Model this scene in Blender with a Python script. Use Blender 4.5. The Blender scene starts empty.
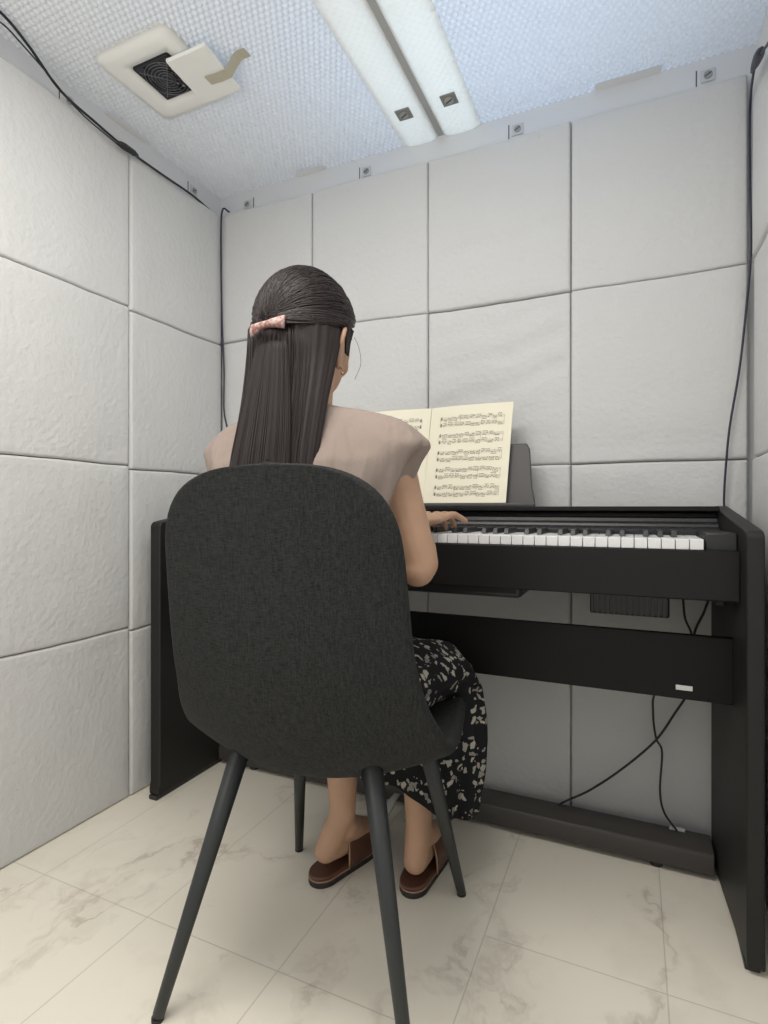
import bpy, bmesh, math, random
from mathutils import Vector, Matrix, noise
random.seed(7)
S = bpy.context.scene
C = S.collection
R = math.radians
PI = math.pi

# ------------------------------------------------------------------ camera, world, lights, exposure
cam_d = bpy.data.cameras.new('camera'); cam = bpy.data.objects.new('camera', cam_d); C.objects.link(cam)
cam.location = (0, 0, 0.80); cam.rotation_euler = (R(90), 0, R(24.3))
cam_d.sensor_fit = 'HORIZONTAL'; cam_d.sensor_width = 36; cam_d.lens = 554/768*36
cam_d.shift_y = -5/768; cam_d.clip_start = 0.02
S.camera = cam
S.view_settings.view_transform = 'Standard'; S.view_settings.look = 'None'
S.view_settings.exposure = 0.04; S.view_settings.gamma = 1; S.view_settings.use_curve_mapping = False
W = bpy.data.worlds.new('world'); S.world = W; W.use_nodes = True
bg = W.node_tree.nodes['Background']; bg.inputs[0].default_value = (1.0, 0.985, 0.955, 1); bg.inputs[1].default_value = 0.72

def area(name, loc, rot, sx, sy, power, color):
    d = bpy.data.lights.new(name, 'AREA'); d.shape = 'RECTANGLE'; d.size = sx; d.size_y = sy
    d.energy = power; d.color = color
    o = bpy.data.objects.new(name, d); C.objects.link(o); o.location = loc; o.rotation_euler = rot
    return o
area('booth_ceiling_lamp', (-0.47, 0.40, 1.845), (R(0), R(0), 0), 0.85, 0.28, 13.0, (1.0, 0.955, 0.89))
pd = bpy.data.lights.new('booth_fill', 'POINT'); pd.energy = 6.2; pd.shadow_soft_size = 0.16; pd.color = (1.0, 0.965, 0.92)  # added fill light, no fitting here; lifts the floor and lower walls
po = bpy.data.objects.new('booth_fill', pd); C.objects.link(po); po.location = (-0.66, 0.02, 1.25)
area('room_lamp_above_booth', (-0.30, 1.25, 2.45), (0, 0, 0), 0.7, 0.5, 13, (0.42, 0.66, 1.0))

# ------------------------------------------------------------------ materials
def new_mat(name):
    m = bpy.data.materials.new(name); m.use_nodes = True
    nt = m.node_tree; b = nt.nodes['Principled BSDF']
    return m, nt, b
def N(nt, t, **kw):
    n = nt.nodes.new(t)
    for k, v in kw.items(): setattr(n, k, v)
    return n
def L(nt, a, b): nt.links.new(a, b)
def simple(name, col, rough=0.5, metal=0.0, spec=0.5, bump=0.0, bscale=200, bstretch=(1,1,1), var=0.0):
    m, nt, b = new_mat(name)
    b.inputs['Base Color'].default_value = (*col, 1); b.inputs['Roughness'].default_value = rough
    b.inputs['Metallic'].default_value = metal; b.inputs['Specular IOR Level'].default_value = spec
    if bump or var:
        tc = N(nt, 'ShaderNodeTexCoord'); mp = N(nt, 'ShaderNodeMapping'); mp.inputs['Scale'].default_value = bstretch
        L(nt, tc.outputs['Object'], mp.inputs[0])
        n = N(nt, 'ShaderNodeTexNoise'); n.inputs['Scale'].default_value = bscale; n.inputs['Detail'].default_value = 3
        L(nt, mp.outputs[0], n.inputs['Vector'])
        if bump:
            bp = N(nt, 'ShaderNodeBump'); bp.inputs['Strength'].default_value = bump; bp.inputs['Distance'].default_value = 0.002
            L(nt, n.outputs[0], bp.inputs['Height']); L(nt, bp.outputs[0], b.inputs['Normal'])
        if var:
            mx = N(nt, 'ShaderNodeMix', data_type='RGBA')
            mx.inputs[6].default_value = (*[c*(1-var) for c in col], 1); mx.inputs[7].default_value = (*[min(1, c*(1+var)) for c in col], 1)
            cr = N(nt, 'ShaderNodeMapRange'); cr.inputs[1].default_value = 0.3; cr.inputs[2].default_value = 0.7
            L(nt, n.outputs[0], cr.inputs[0]); L(nt, cr.outputs[0], mx.inputs[0]); L(nt, mx.outputs[2], b.inputs['Base Color'])
    return m

# white felt
def felt_mat():
    m, nt, b = new_mat('white_felt')
    b.inputs['Base Color'].default_value = (0.635, 0.638, 0.632, 1); b.inputs['Roughness'].default_value = 1; b.inputs['Specular IOR Level'].default_value = 0.1
    tc = N(nt, 'ShaderNodeTexCoord')
    n1 = N(nt, 'ShaderNodeTexNoise'); n1.inputs['Scale'].default_value = 70; n1.inputs['Detail'].default_value = 5
    n2 = N(nt, 'ShaderNodeTexNoise'); n2.inputs['Scale'].default_value = 9; n2.inputs['Detail'].default_value = 3
    L(nt, tc.outputs['Object'], n1.inputs['Vector']); L(nt, tc.outputs['Object'], n2.inputs['Vector'])
    b1 = N(nt, 'ShaderNodeBump'); b1.inputs['Strength'].default_value = 0.75; b1.inputs['Distance'].default_value = 0.003
    b2 = N(nt, 'ShaderNodeBump'); b2.inputs['Strength'].default_value = 0.45; b2.inputs['Distance'].default_value = 0.008
    L(nt, n2.outputs[0], b2.inputs['Height']); L(nt, b2.outputs[0], b1.inputs['Normal']); L(nt, n1.outputs[0], b1.inputs['Height'])
    L(nt, b1.outputs[0], b.inputs['Normal'])
    return m
FELT = felt_mat()
VSHADE = simple('valley_shade_grey', (0.42, 0.43, 0.43), 0.7)  # shade in the ceiling strip's valley, put into a grey colour
WALL = simple('wall_board', (0.74, 0.75, 0.76), 0.45, bump=0.1, bscale=60)
# bubble sheet: translucent plastic with a grid of domes
def bubble_mat(name, col, spacing, strength, transl, tcol=(0.85, 0.88, 0.92)):
    m, nt, b = new_mat(name)
    tc = N(nt, 'ShaderNodeTexCoord'); mp = N(nt, 'ShaderNodeMapping')
    mp.inputs['Scale'].default_value = (1/spacing,)*3; mp.inputs['Rotation'].default_value = (0, 0, R(45))
    L(nt, tc.outputs['Object'], mp.inputs[0])
    sx = N(nt, 'ShaderNodeSeparateXYZ'); L(nt, mp.outputs[0], sx.inputs[0]); cx = N(nt, 'ShaderNodeCombineXYZ')
    L(nt, sx.outputs[0], cx.inputs[0]); L(nt, sx.outputs[1], cx.inputs[1])
    v = N(nt, 'ShaderNodeTexVoronoi'); v.voronoi_dimensions = '2D'; v.inputs['Scale'].default_value = 1; v.inputs['Randomness'].default_value = 0.0
    L(nt, cx.outputs[0], v.inputs['Vector'])
    mr = N(nt, 'ShaderNodeMapRange'); mr.interpolation_type = 'SMOOTHSTEP'
    mr.inputs[1].default_value = 0.15; mr.inputs[2].default_value = 0.46; mr.inputs[3].default_value = 1; mr.inputs[4].default_value = 0
    L(nt, v.outputs['Distance'], mr.inputs[0])
    bp = N(nt, 'ShaderNodeBump'); bp.inputs['Strength'].default_value = strength; bp.inputs['Distance'].default_value = 0.004
    L(nt, mr.outputs[0], bp.inputs['Height']); L(nt, bp.outputs[0], b.inputs['Normal'])
    b.inputs['Base Color'].default_value = (*col, 1); b.inputs['Roughness'].default_value = 0.28
    b.inputs['Specular IOR Level'].default_value = 0.6
    tr = N(nt, 'ShaderNodeBsdfTranslucent'); tr.inputs[0].default_value = (*tcol, 1)
    L(nt, bp.outputs[0], tr.inputs['Normal'])
    ms = N(nt, 'ShaderNodeMixShader'); ms.inputs[0].default_value = transl
    L(nt, b.outputs[0], ms.inputs[1]); L(nt, tr.outputs[0], ms.inputs[2])
    L(nt, ms.outputs[0], nt.nodes['Material Output'].inputs['Surface'])
    return m
BUB = bubble_mat('bubble_sheet', (0.80, 0.81, 0.82), 0.0125, 0.0, 0.13)
BUBS = bubble_mat('bubble_strip', (0.96, 0.96, 0.94), 0.0150, 0.25, 0.40, (1.0, 0.96, 0.88))

def floor_mat():
    m, nt, b = new_mat('marble_vinyl')
    b.inputs['Roughness'].default_value = 0.42; b.inputs['Specular IOR Level'].default_value = 0.35
    tc = N(nt, 'ShaderNodeTexCoord'); sp = N(nt, 'ShaderNodeSeparateXYZ'); L(nt, tc.outputs['Object'], sp.inputs[0])
    def M(op, a, c=None, d=None):
        n = N(nt, 'ShaderNodeMath', operation=op)
        for i, q in enumerate((a, c, d)):
            if q is None: continue
            if isinstance(q, (int, float)): n.inputs[i].default_value = q
            else: L(nt, q, n.inputs[i])
        return n.outputs[0]
    X, Y = sp.outputs[0], sp.outputs[1]
    fx = M('ABSOLUTE', M('SUBTRACT', M('MODULO', M('ADD', M('ADD', X, 0.255), 30.5), 0.305), 0.0))
    fx = M('MINIMUM', fx, M('SUBTRACT', 0.305, fx))
    off = M('MULTIPLY', M('GREATER_THAN', X, -0.255), 0.225)
    fy = M('MODULO', M('ADD', M('SUBTRACT', M('SUBTRACT', Y, 0.795), off), 61.0), 0.61)
    fy = M('MINIMUM', fy, M('SUBTRACT', 0.61, fy))
    d = M('MINIMUM', fx, fy)
    jr = N(nt, 'ShaderNodeMapRange'); jr.inputs[1].default_value = 0.0006; jr.inputs[2].default_value = 0.0016
    jr.inputs[3].default_value = 1; jr.inputs[4].default_value = 0; L(nt, d, jr.inputs[0])
    # veins
    n0 = N(nt, 'ShaderNodeTexNoise'); n0.inputs['Scale'].default_value = 5; n0.inputs['Detail'].default_value = 4
    L(nt, tc.outputs['Object'], n0.inputs['Vector'])
    mp = N(nt, 'ShaderNodeMapping'); mp.inputs['Rotation'].default_value = (0, 0, R(35)); mp.inputs['Scale'].default_value = (1.0, 0.45, 1)
    L(nt, tc.outputs['Object'], mp.inputs[0])
    va = N(nt, 'ShaderNodeVectorMath', operation='MULTIPLY_ADD'); va.inputs[1].default_value = (.35, .35, .35)
    L(nt, n0.outputs['Color'], va.inputs[0]); L(nt, mp.outputs[0], va.inputs[2])
    n1 = N(nt, 'ShaderNodeTexNoise'); n1.inputs['Scale'].default_value = 4.2; n1.inputs['Detail'].default_value = 6; n1.inputs['Roughness'].default_value = 0.6
    L(nt, va.outputs[0], n1.inputs['Vector'])
    v = M('ABSOLUTE', M('SUBTRACT', n1.outputs[0], 0.5))
    vr = N(nt, 'ShaderNodeMapRange'); vr.inputs[1].default_value = 0.0; vr.inputs[2].default_value = 0.035; vr.inputs[3].default_value = 1; vr.inputs[4].default_value = 0
    L(nt, v, vr.inputs[0])
    n2 = N(nt, 'ShaderNodeTexNoise'); n2.inputs['Scale'].default_value = 6.5; n2.inputs['Detail'].default_value = 5
    L(nt, va.outputs[0], n2.inputs['Vector'])
    pr = N(nt, 'ShaderNodeMapRange'); pr.inputs[1].default_value = 0.50; pr.inputs[2].default_value = 0.68
    L(nt, n2.outputs[0], pr.inputs[0])
    vm = M('MULTIPLY', vr.outputs[0], M('MULTIPLY', pr.outputs[0], 0.72))
    c1 = N(nt, 'ShaderNodeMix', data_type='RGBA'); c1.inputs[6].default_value = (0.86, 0.81, 0.70, 1); c1.inputs[7].default_value = (0.74, 0.69, 0.59, 1)
    pm = M('MULTIPLY', pr.outputs[0], 0.55); L(nt, pm, c1.inputs[0])
    c2 = N(nt, 'ShaderNodeMix', data_type='RGBA'); c2.inputs[7].default_value = (0.50, 0.43, 0.36, 1)
    L(nt, vm, c2.inputs[0]); L(nt, c1.outputs[2], c2.inputs[6])
    c3 = N(nt, 'ShaderNodeMix', data_type='RGBA'); c3.inputs[7].default_value = (0.36, 0.33, 0.29, 1)
    L(nt, M('MULTIPLY', jr.outputs[0], 0.42), c3.inputs[0]); L(nt, c2.outputs[2], c3.inputs[6])
    L(nt, c3.outputs[2], b.inputs['Base Color'])
    bp = N(nt, 'ShaderNodeBump'); bp.invert = True; bp.inputs['Strength'].default_value = 0.3; bp.inputs['Distance'].default_value = 0.001
    L(nt, jr.outputs[0], bp.inputs['Height']); L(nt, bp.outputs[0], b.inputs['Normal'])
    return m
FLOOR = floor_mat()
PIANO = simple('charcoal_wood', (0.0085, 0.008, 0.0075), 0.5, spec=0.3, bump=0.12, bscale=60, bstretch=(2, 14, 14))
PIANOV = simple('charcoal_wood_side', (0.015, 0.0145, 0.0135), 0.5, spec=0.35, bump=0.12, bscale=60, bstretch=(14, 14, 2))
PLAST = simple('black_plastic', (0.022, 0.022, 0.024), 0.38)
GREYP = simple('dark_grey_plastic', (0.085, 0.08, 0.082), 0.5)
PANELB = simple('shaded_board', (0.0035, 0.0033, 0.0031), 0.5, spec=0.25, bump=0.1, bscale=60, bstretch=(2, 14, 14))  # stand bar's shade put into the colour, darker than the charcoal wood
BROWNP = simple('pedal_board', (0.05, 0.045, 0.042), 0.5, bump=0.1, bscale=60, bstretch=(2, 14, 14))
WKEY = simple('white_key_plastic', (0.80, 0.80, 0.80), 0.35)
BKEY = simple('black_key_plastic', (0.045, 0.045, 0.048), 0.3)
SILV = simple('silver_plate', (0.62, 0.62, 0.60), 0.35, metal=0.3)
INK = simple('printed_ink', (0.20, 0.18, 0.14), 0.8)
PAPER = simple('cream_paper', (0.88, 0.84, 0.68), 0.8, var=0.02, bscale=8)
COVER = simple('book_cover', (0.55, 0.5, 0.35), 0.7)
CABLE = simple('black_cable', (0.018, 0.018, 0.020), 0.5)
DCABLE = simple('dark_blue_cable', (0.02, 0.02, 0.045), 0.45)
FOAM = simple('white_foam', (0.88, 0.88, 0.84), 0.9, bump=0.2, bscale=60)
TAPE = simple('beige_tape', (0.50, 0.47, 0.36), 0.6, bump=0.1, bscale=300)
WTAPE = simple('white_tape', (0.86, 0.86, 0.86), 0.5)
CAPM = simple('grey_fastener_plastic', (0.36, 0.36, 0.35), 0.4)
CAPL = simple('pale_fastener_plastic', (0.62, 0.63, 0.64), 0.35)
CAPD = simple('dark_fastener_plastic', (0.24, 0.235, 0.21), 0.4)
SLOT = simple('fastener_slot', (0.07, 0.07, 0.08), 0.5)
FANM = simple('fan_plastic', (0.03, 0.03, 0.035), 0.4)
WIRE = simple('fan_wire', (0.22, 0.22, 0.24), 0.3, metal=0.8)
SKIN = simple('skin', (0.50, 0.305, 0.20), 0.55, var=0.05, bscale=30)
EYEW = simple('eye_white', (0.8, 0.78, 0.75), 0.2)
IRIS = simple('iris', (0.03, 0.015, 0.01), 0.2)
LIP = simple('lip', (0.5, 0.2, 0.17), 0.5)
NAIL = simple('nail', (0.68, 0.45, 0.38), 0.35)
GOLD = simple('gold', (0.55, 0.33, 0.16), 0.3, metal=0.9)
SHIRT = simple('beige_linen', (0.285, 0.228, 0.196), 0.95, bump=0.25, bscale=400, var=0.03)
def add_folds(m, sc, st, dist):
    nt = m.node_tree; b = nt.nodes['Principled BSDF']; prev = b.inputs['Normal'].links[0].from_node
    tc = N(nt, 'ShaderNodeTexCoord'); mp = N(nt, 'ShaderNodeMapping'); mp.inputs['Scale'].default_value = sc; L(nt, tc.outputs['Object'], mp.inputs[0])
    n = N(nt, 'ShaderNodeTexNoise'); n.inputs['Scale'].default_value = 1; n.inputs['Detail'].default_value = 2; L(nt, mp.outputs[0], n.inputs['Vector'])
    bp = N(nt, 'ShaderNodeBump'); bp.inputs['Strength'].default_value = st; bp.inputs['Distance'].default_value = dist
    L(nt, n.outputs[0], bp.inputs['Height']); L(nt, bp.outputs[0], prev.inputs['Normal'])
add_folds(SHIRT, (26, 20, 6), .8, .018)
LEATHER = simple('brown_leather', (0.10, 0.045, 0.028), 0.38, bump=0.1, bscale=250)
LEATHI = simple('slipper_insole', (0.075, 0.038, 0.028), 0.5)
SOLE = simple('black_sole', (0.018, 0.016, 0.015), 0.6)
PIPING = simple('tan_piping', (0.42, 0.24, 0.15), 0.4)
LEGM = simple('black_powder_coat', (0.022, 0.025, 0.025), 0.42)

def chair_fabric():
    m, nt, b = new_mat('charcoal_weave'); b.inputs['Roughness'].default_value = 0.95; b.inputs['Specular IOR Level'].default_value = 0.2
    tc = N(nt, 'ShaderNodeTexCoord')
    outs = []
    for sc in ((420, 60, 60), (60, 420, 420), (700, 700, 700)):
        mp = N(nt, 'ShaderNodeMapping'); mp.inputs['Scale'].default_value = sc; L(nt, tc.outputs['Object'], mp.inputs[0])
        n = N(nt, 'ShaderNodeTexNoise'); n.inputs['Scale'].default_value = 1.3; n.inputs['Detail'].default_value = 2
        L(nt, mp.outputs[0], n.inputs['Vector']); outs.append(n.outputs[0])
    a = N(nt, 'ShaderNodeMath', operation='ADD'); L(nt, outs[0], a.inputs[0]); L(nt, outs[1], a.inputs[1])
    a2 = N(nt, 'ShaderNodeMath', operation='ADD'); L(nt, a.outputs[0], a2.inputs[0]); L(nt, outs[2], a2.inputs[1])
    mr = N(nt, 'ShaderNodeMapRange'); mr.inputs[1].default_value = 1.1; mr.inputs[2].default_value = 1.9; L(nt, a2.outputs[0], mr.inputs[0])
    mx = N(nt, 'ShaderNodeMix', data_type='RGBA'); mx.inputs[6].default_value = (0.012, 0.013, 0.0125, 1); mx.inputs[7].default_value = (0.040, 0.0415, 0.040, 1)
    L(nt, mr.outputs[0], mx.inputs[0]); L(nt, mx.outputs[2], b.inputs['Base Color'])
    bp = N(nt, 'ShaderNodeBump'); bp.inputs['Strength'].default_value = 0.3; bp.inputs['Distance'].default_value = 0.001
    L(nt, a2.outputs[0], bp.inputs['Height']); L(nt, bp.outputs[0], b.inputs['Normal'])
    return m
WEAVE = chair_fabric()
def hair_mat():
    m, nt, b = new_mat('dark_brown_hair'); b.inputs['Roughness'].default_value = 0.5; b.inputs['Specular IOR Level'].default_value = 0.4
    tc = N(nt, 'ShaderNodeTexCoord'); mp = N(nt, 'ShaderNodeMapping'); mp.inputs['Scale'].default_value = (260, 260, 6)
    L(nt, tc.outputs['Object'], mp.inputs[0])
    n = N(nt, 'ShaderNodeTexNoise'); n.inputs['Scale'].default_value = 1; n.inputs['Detail'].default_value = 2; L(nt, mp.outputs[0], n.inputs['Vector'])
    mx = N(nt, 'ShaderNodeMix', data_type='RGBA'); mx.inputs[6].default_value = (0.008, 0.0055, 0.0058, 1); mx.inputs[7].default_value = (0.028, 0.0175, 0.0155, 1)
    L(nt, n.outputs[0], mx.inputs[0]); L(nt, mx.outputs[2], b.inputs['Base Color'])
    return m
HAIR = hair_mat()
def skirt_mat():
    m, nt, b = new_mat('black_floral_cloth'); b.inputs['Roughness'].default_value = 0.85; b.inputs['Specular IOR Level'].default_value = 0.2
    tc = N(nt, 'ShaderNodeTexCoord')
    n0 = N(nt, 'ShaderNodeTexNoise'); n0.inputs['Scale'].default_value = 60; n0.inputs['Detail'].default_value = 2; L(nt, tc.outputs['Object'], n0.inputs['Vector'])
    va = N(nt, 'ShaderNodeVectorMath', operation='MULTIPLY_ADD'); va.inputs[1].default_value = (.030, .030, .030)
    L(nt, n0.outputs['Color'], va.inputs[0]); L(nt, tc.outputs['Object'], va.inputs[2])
    v = N(nt, 'ShaderNodeTexVoronoi'); v.inputs['Scale'].default_value = 64; L(nt, va.outputs[0], v.inputs['Vector'])
    v2 = N(nt, 'ShaderNodeTexVoronoi'); v2.inputs['Scale'].default_value = 64; L(nt, va.outputs[0], v2.inputs['Vector'])
    lt = N(nt, 'ShaderNodeMath', operation='LESS_THAN'); lt.inputs[1].default_value = 0.44; L(nt, v.outputs['Distance'], lt.inputs[0])
    sc = N(nt, 'ShaderNodeSeparateColor'); L(nt, v2.outputs['Color'], sc.inputs[0])
    gt = N(nt, 'ShaderNodeMath', operation='GREATER_THAN'); gt.inputs[1].default_value = 0.40; L(nt, sc.outputs[0], gt.inputs[0])
    mu = N(nt, 'ShaderNodeMath', operation='MULTIPLY'); L(nt, lt.outputs[0], mu.inputs[0]); L(nt, gt.outputs[0], mu.inputs[1])
    c = N(nt, 'ShaderNodeMix', data_type='RGBA'); c.inputs[6].default_value = (0.42, 0.40, 0.33, 1); c.inputs[7].default_value = (0.20, 0.19, 0.18, 1)
    L(nt, sc.outputs[1], c.inputs[0])
    mx = N(nt, 'ShaderNodeMix', data_type='RGBA'); mx.inputs[6].default_value = (0.010, 0.010, 0.012, 1)
    L(nt, mu.outputs[0], mx.inputs[0]); L(nt, c.outputs[2], mx.inputs[7]); L(nt, mx.outputs[2], b.inputs['Base Color'])
    return m
SKIRT = skirt_mat()
def clip_mat():
    m, nt, b = new_mat('pink_floral_clip'); b.inputs['Roughness'].default_value = 0.6
    tc = N(nt, 'ShaderNodeTexCoord'); v = N(nt, 'ShaderNodeTexNoise'); v.inputs['Scale'].default_value = 140; L(nt, tc.outputs['Object'], v.inputs['Vector'])
    r = N(nt, 'ShaderNodeValToRGB'); r.color_ramp.elements[0].position = 0.42; r.color_ramp.elements[0].color = (0.28, 0.13, 0.11, 1)
    r.color_ramp.elements[1].position = 0.56; r.color_ramp.elements[1].color = (0.50, 0.36, 0.33, 1)
    L(nt, v.outputs[0], r.inputs[0]); L(nt, r.outputs[0], b.inputs['Base Color'])
    return m
CLIP = clip_mat()

# ------------------------------------------------------------------ mesh helpers
class MB:
    """collects shapes in world coordinates; build() links them as ONE mesh object"""
    def __init__(s): s.v = []; s.f = []
    def add(s, v, f):
        o = len(s.v); s.v += [Vector(p) for p in v]; s.f += [tuple(i+o for i in q) for q in f]; return s
    def box(s, x0, x1, y0, y1, z0, z1):
        v = [(x0,y0,z0),(x1,y0,z0),(x1,y1,z0),(x0,y1,z0),(x0,y0,z1),(x1,y0,z1),(x1,y1,z1),(x0,y1,z1)]
        return s.add(v, [(0,3,2,1),(4,5,6,7),(0,1,5,4),(1,2,6,5),(2,3,7,6),(3,0,4,7)])
    def loft(s, rings, closed=True, caps=True):
        n = len(rings[0]); v = [p for r in rings for p in r]; f = []
        for i in range(len(rings)-1):
            for j in range(n if closed else n-1):
                a = i*n+j; b = i*n+(j+1) % n
                f.append((a, b, b+n, a+n))
        if caps and closed:
            f.append(tuple(reversed(range(n)))); f.append(tuple(range((len(rings)-1)*n, len(rings)*n)))
        return s.add(v, f)
    def tube(s, pts, rad, n=8, caps=True):
        pts = [Vector(p) for p in pts]
        if not hasattr(rad, '__len__'): rad = [rad]*len(pts)
        t0 = (pts[1]-pts[0]).normalized(); u = t0.orthogonal().normalized(); rings = []
        for i, p in enumerate(pts):
            t = (pts[min(i+1, len(pts)-1)]-pts[max(i-1, 0)])
            if t.length < 1e-9: t = t0
            t.normalize(); u = (u-t*u.dot(t)); u.normalize(); w = t.cross(u)
            rings.append([p+(u*math.cos(2*PI*k/n)+w*math.sin(2*PI*k/n))*rad[i] for k in range(n)])
        return s.loft(rings, caps=caps)
    def ball(s, c, rx, ry=None, rz=None, M=None, nu=20, nv=12):
        ry = ry or rx; rz = rz or rx; c = Vector(c); v = []; f = []
        for i in range(1, nv):
            th = PI*i/nv
            for j in range(nu):
                ph = 2*PI*j/nu; v.append(Vector((rx*math.sin(th)*math.cos(ph), ry*math.sin(th)*math.sin(ph), rz*math.cos(th))))
        v.append(Vector((0,0,rz))); v.append(Vector((0,0,-rz))); T = len(v)-2
        for i in range(nv-2):
            for j in range(nu):
                a = i*nu+j; b = i*nu+(j+1) % nu; f.append((a, a+nu, b+nu, b))
        for j in range(nu):
            f.append((T, j, (j+1) % nu)); f.append((T+1, (nv-2)*nu+(j+1) % nu, (nv-2)*nu+j))
        if M: v = [M @ p for p in v]
        return s.add([p+c for p in v], f)
    def cyl(s, p0, p1, r0, r1=None, n=16):
        return s.tube([p0, p1], [r0, r0 if r1 is None else r1], n)
    def build(s, name, mat, parent=None, smooth=False, bevel=0, segs=2, subsurf=0, loc=None):
        me = bpy.data.meshes.new(name)
        o = bpy.data.objects.new(name, me); C.objects.link(o)
        if parent is not None:
            o.parent = parent; base = wloc(parent)
        elif loc is not None:
            base = Vector(loc); o.location = base
        else:
            xs = [p.x for p in s.v]; ys = [p.y for p in s.v]; zs = [p.z for p in s.v]
            base = Vector(((min(xs)+max(xs))/2, (min(ys)+max(ys))/2, min(zs))); o.location = base
        me.from_pydata([p-base for p in s.v], [], s.f); me.update()
        bm = bmesh.new(); bm.from_mesh(me); bmesh.ops.recalc_face_normals(bm, faces=bm.faces)
        if smooth:
            for f in bm.faces: f.smooth = True
        bm.to_mesh(me); bm.free()
        me.materials.append(mat)
        if bevel:
            b = o.modifiers.new('bevel', 'BEVEL'); b.width = bevel; b.segments = segs; b.limit_method = 'ANGLE'; b.angle_limit = R(40)
            b.harden_normals = False
            for p in me.polygons: p.use_smooth = True
            if hasattr(me, 'set_sharp_from_angle'): me.set_sharp_from_angle(angle=R(35))
        if subsurf:
            m = o.modifiers.new('subsurf', 'SUBSURF'); m.levels = subsurf; m.render_levels = subsurf
        return o
def wloc(o):
    l = Vector(o.location)
    while o.parent: o = o.parent; l += Vector(o.location)
    return l
def tag(o, label=None, cat=None, group=None, kind=None):
    if label: o['label'] = label
    if cat: o['category'] = cat
    if group: o['group'] = group
    if kind: o['kind'] = kind
    return o
def thing(name, label, cat, loc, group=None):
    o = bpy.data.objects.new(name, None); C.objects.link(o); o.location = loc; o.empty_display_size = 0.05
    return tag(o, label, cat, group)
def box(*a): return MB().box(*a)
def smooth_path(pts, k=8):
    P = [Vector(p) for p in pts]; P = [2*P[0]-P[1]]+P+[2*P[-1]-P[-2]]; out = []
    for i in range(1, len(P)-2):
        for j in range(k):
            t = j/k; a, b, c, d = P[i-1:i+3]
            out.append(0.5*((2*b)+(c-a)*t+(2*a-5*b+4*c-d)*t*t+(3*b-a-3*c+d)*t**3))
    out.append(P[-2]); return out
def interp(tab, t):
    for i in range(len(tab)-1):
        if t <= tab[i+1][0]:
            a, b = tab[i], tab[i+1]; k = (t-a[0])/(b[0]-a[0]); k = max(0, min(1, k))
            return [p+(q-p)*k for p, q in zip(a[1:], b[1:])]
    return list(tab[-1][1:])
def nz(x, y, z=0, s=1): return noise.noise(Vector((x*s, y*s, z*s)))

# ------------------------------------------------------------------ room shell
WX0, WX1, WY1, ZC = -1.30, 0.272, 1.51, 1.865
def struct(name, mb, mat, **kw): return tag(mb.build(name, mat, **kw), kind='structure')
struct('floor', box(WX0-.05, WX1+.05, -0.5, WY1+.05, -0.04, 0), FLOOR, loc=(0, 0, 0))
struct('wall_back', box(WX0-.03, WX1+.03, WY1, WY1+.03, 0, ZC), WALL)
struct('wall_left', box(WX0-.03, WX0, -0.5, WY1, 0, ZC), WALL)
struct('wall_right', box(WX1, WX1+.03, -0.5, WY1, 0, ZC), WALL)
mb = MB()
sp_ = .0150; rowh = sp_*.866; n_r = int((WY1-.50)/rowh)+2      # one moulded sheet: rows of small hollow domes, hexagon by hexagon
hexv = []
for k in range(6):
    p = Vector((math.cos(R(60*k+30)), math.sin(R(60*k+30)), 0))*(sp_/math.sqrt(3)); q = Vector((math.cos(R(60*k+90)), math.sin(R(60*k+90)), 0))*(sp_/math.sqrt(3))
    hexv += [p, (p+q)/2]
dirs = [h.normalized() for h in hexv]
VV = []; FF = []
for j in range(n_r):
    y = .50+rowh*(j+.5); x = WX0-.012+sp_*(.5 if j % 2 else 1.0)
    while x < WX1+.012:
        if -.604 < x < -.396: x += sp_; continue
        o_ = len(VV)
        VV += [(x+h.x, y+h.y, ZC) for h in hexv]+[(x+.0060*d.x, y+.0060*d.y, ZC) for d in dirs]+[(x+.0050*d.x, y+.0050*d.y, ZC-.0026) for d in dirs]+[(x+.0028*d.x, y+.0028*d.y, ZC-.0042) for d in dirs]+[(x, y, ZC-.0047)]
        for r_ in range(3):
            for k in range(12):
                q = (k+1) % 12; FF.append((o_+12*r_+k, o_+12*r_+q, o_+12*r_+12+q, o_+12*r_+12+k))
        for k in range(12): FF.append((o_+36+k, o_+36+(k+1) % 12, o_+48))
        x += sp_
mb.add(VV, FF)
for xa, xb in ((WX0-.03, -.600), (-.400, WX1+.03)): mb.add([(xa, -.5, ZC+.0005), (xb, -.5, ZC+.0005), (xb, .512, ZC+.0005), (xa, .512, ZC+.0005)], [(0, 1, 2, 3)])
struct('ceiling', mb, BUB, loc=(0, 0, 0), smooth=True)
# the pale strip folded into two flanges along the middle of the ceiling
def flange(name, x0, x1, lowx):
    prof = [(x0, ZC-.001), (x0, ZC-.006), (x0+(lowx-x0)*.5, ZC-.013), (lowx, ZC-.015), (lowx+(x1-lowx)*.55, ZC-.014), (lowx+(x1-lowx)*.85, ZC-.010), (x1, ZC-.005), (x1, ZC-.001)]
    rings = [[(x, y, z) for x, z in prof] for y in (-0.5, WY1-.001)]
    struct(name, MB().loft(rings), BUBS, smooth=False, bevel=.002, loc=(0, 0, 0))
flange('trim_1', -0.615, -0.510, -0.562)
flange('trim_2', -0.385, -0.494, -0.437)
struct('valley_shade_strip', box(-.518, -.486, -.5, WY1-.001, ZC-.0045, ZC-.0015), VSHADE)  # strip added to draw the valley's shadow and stop light from above

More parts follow.
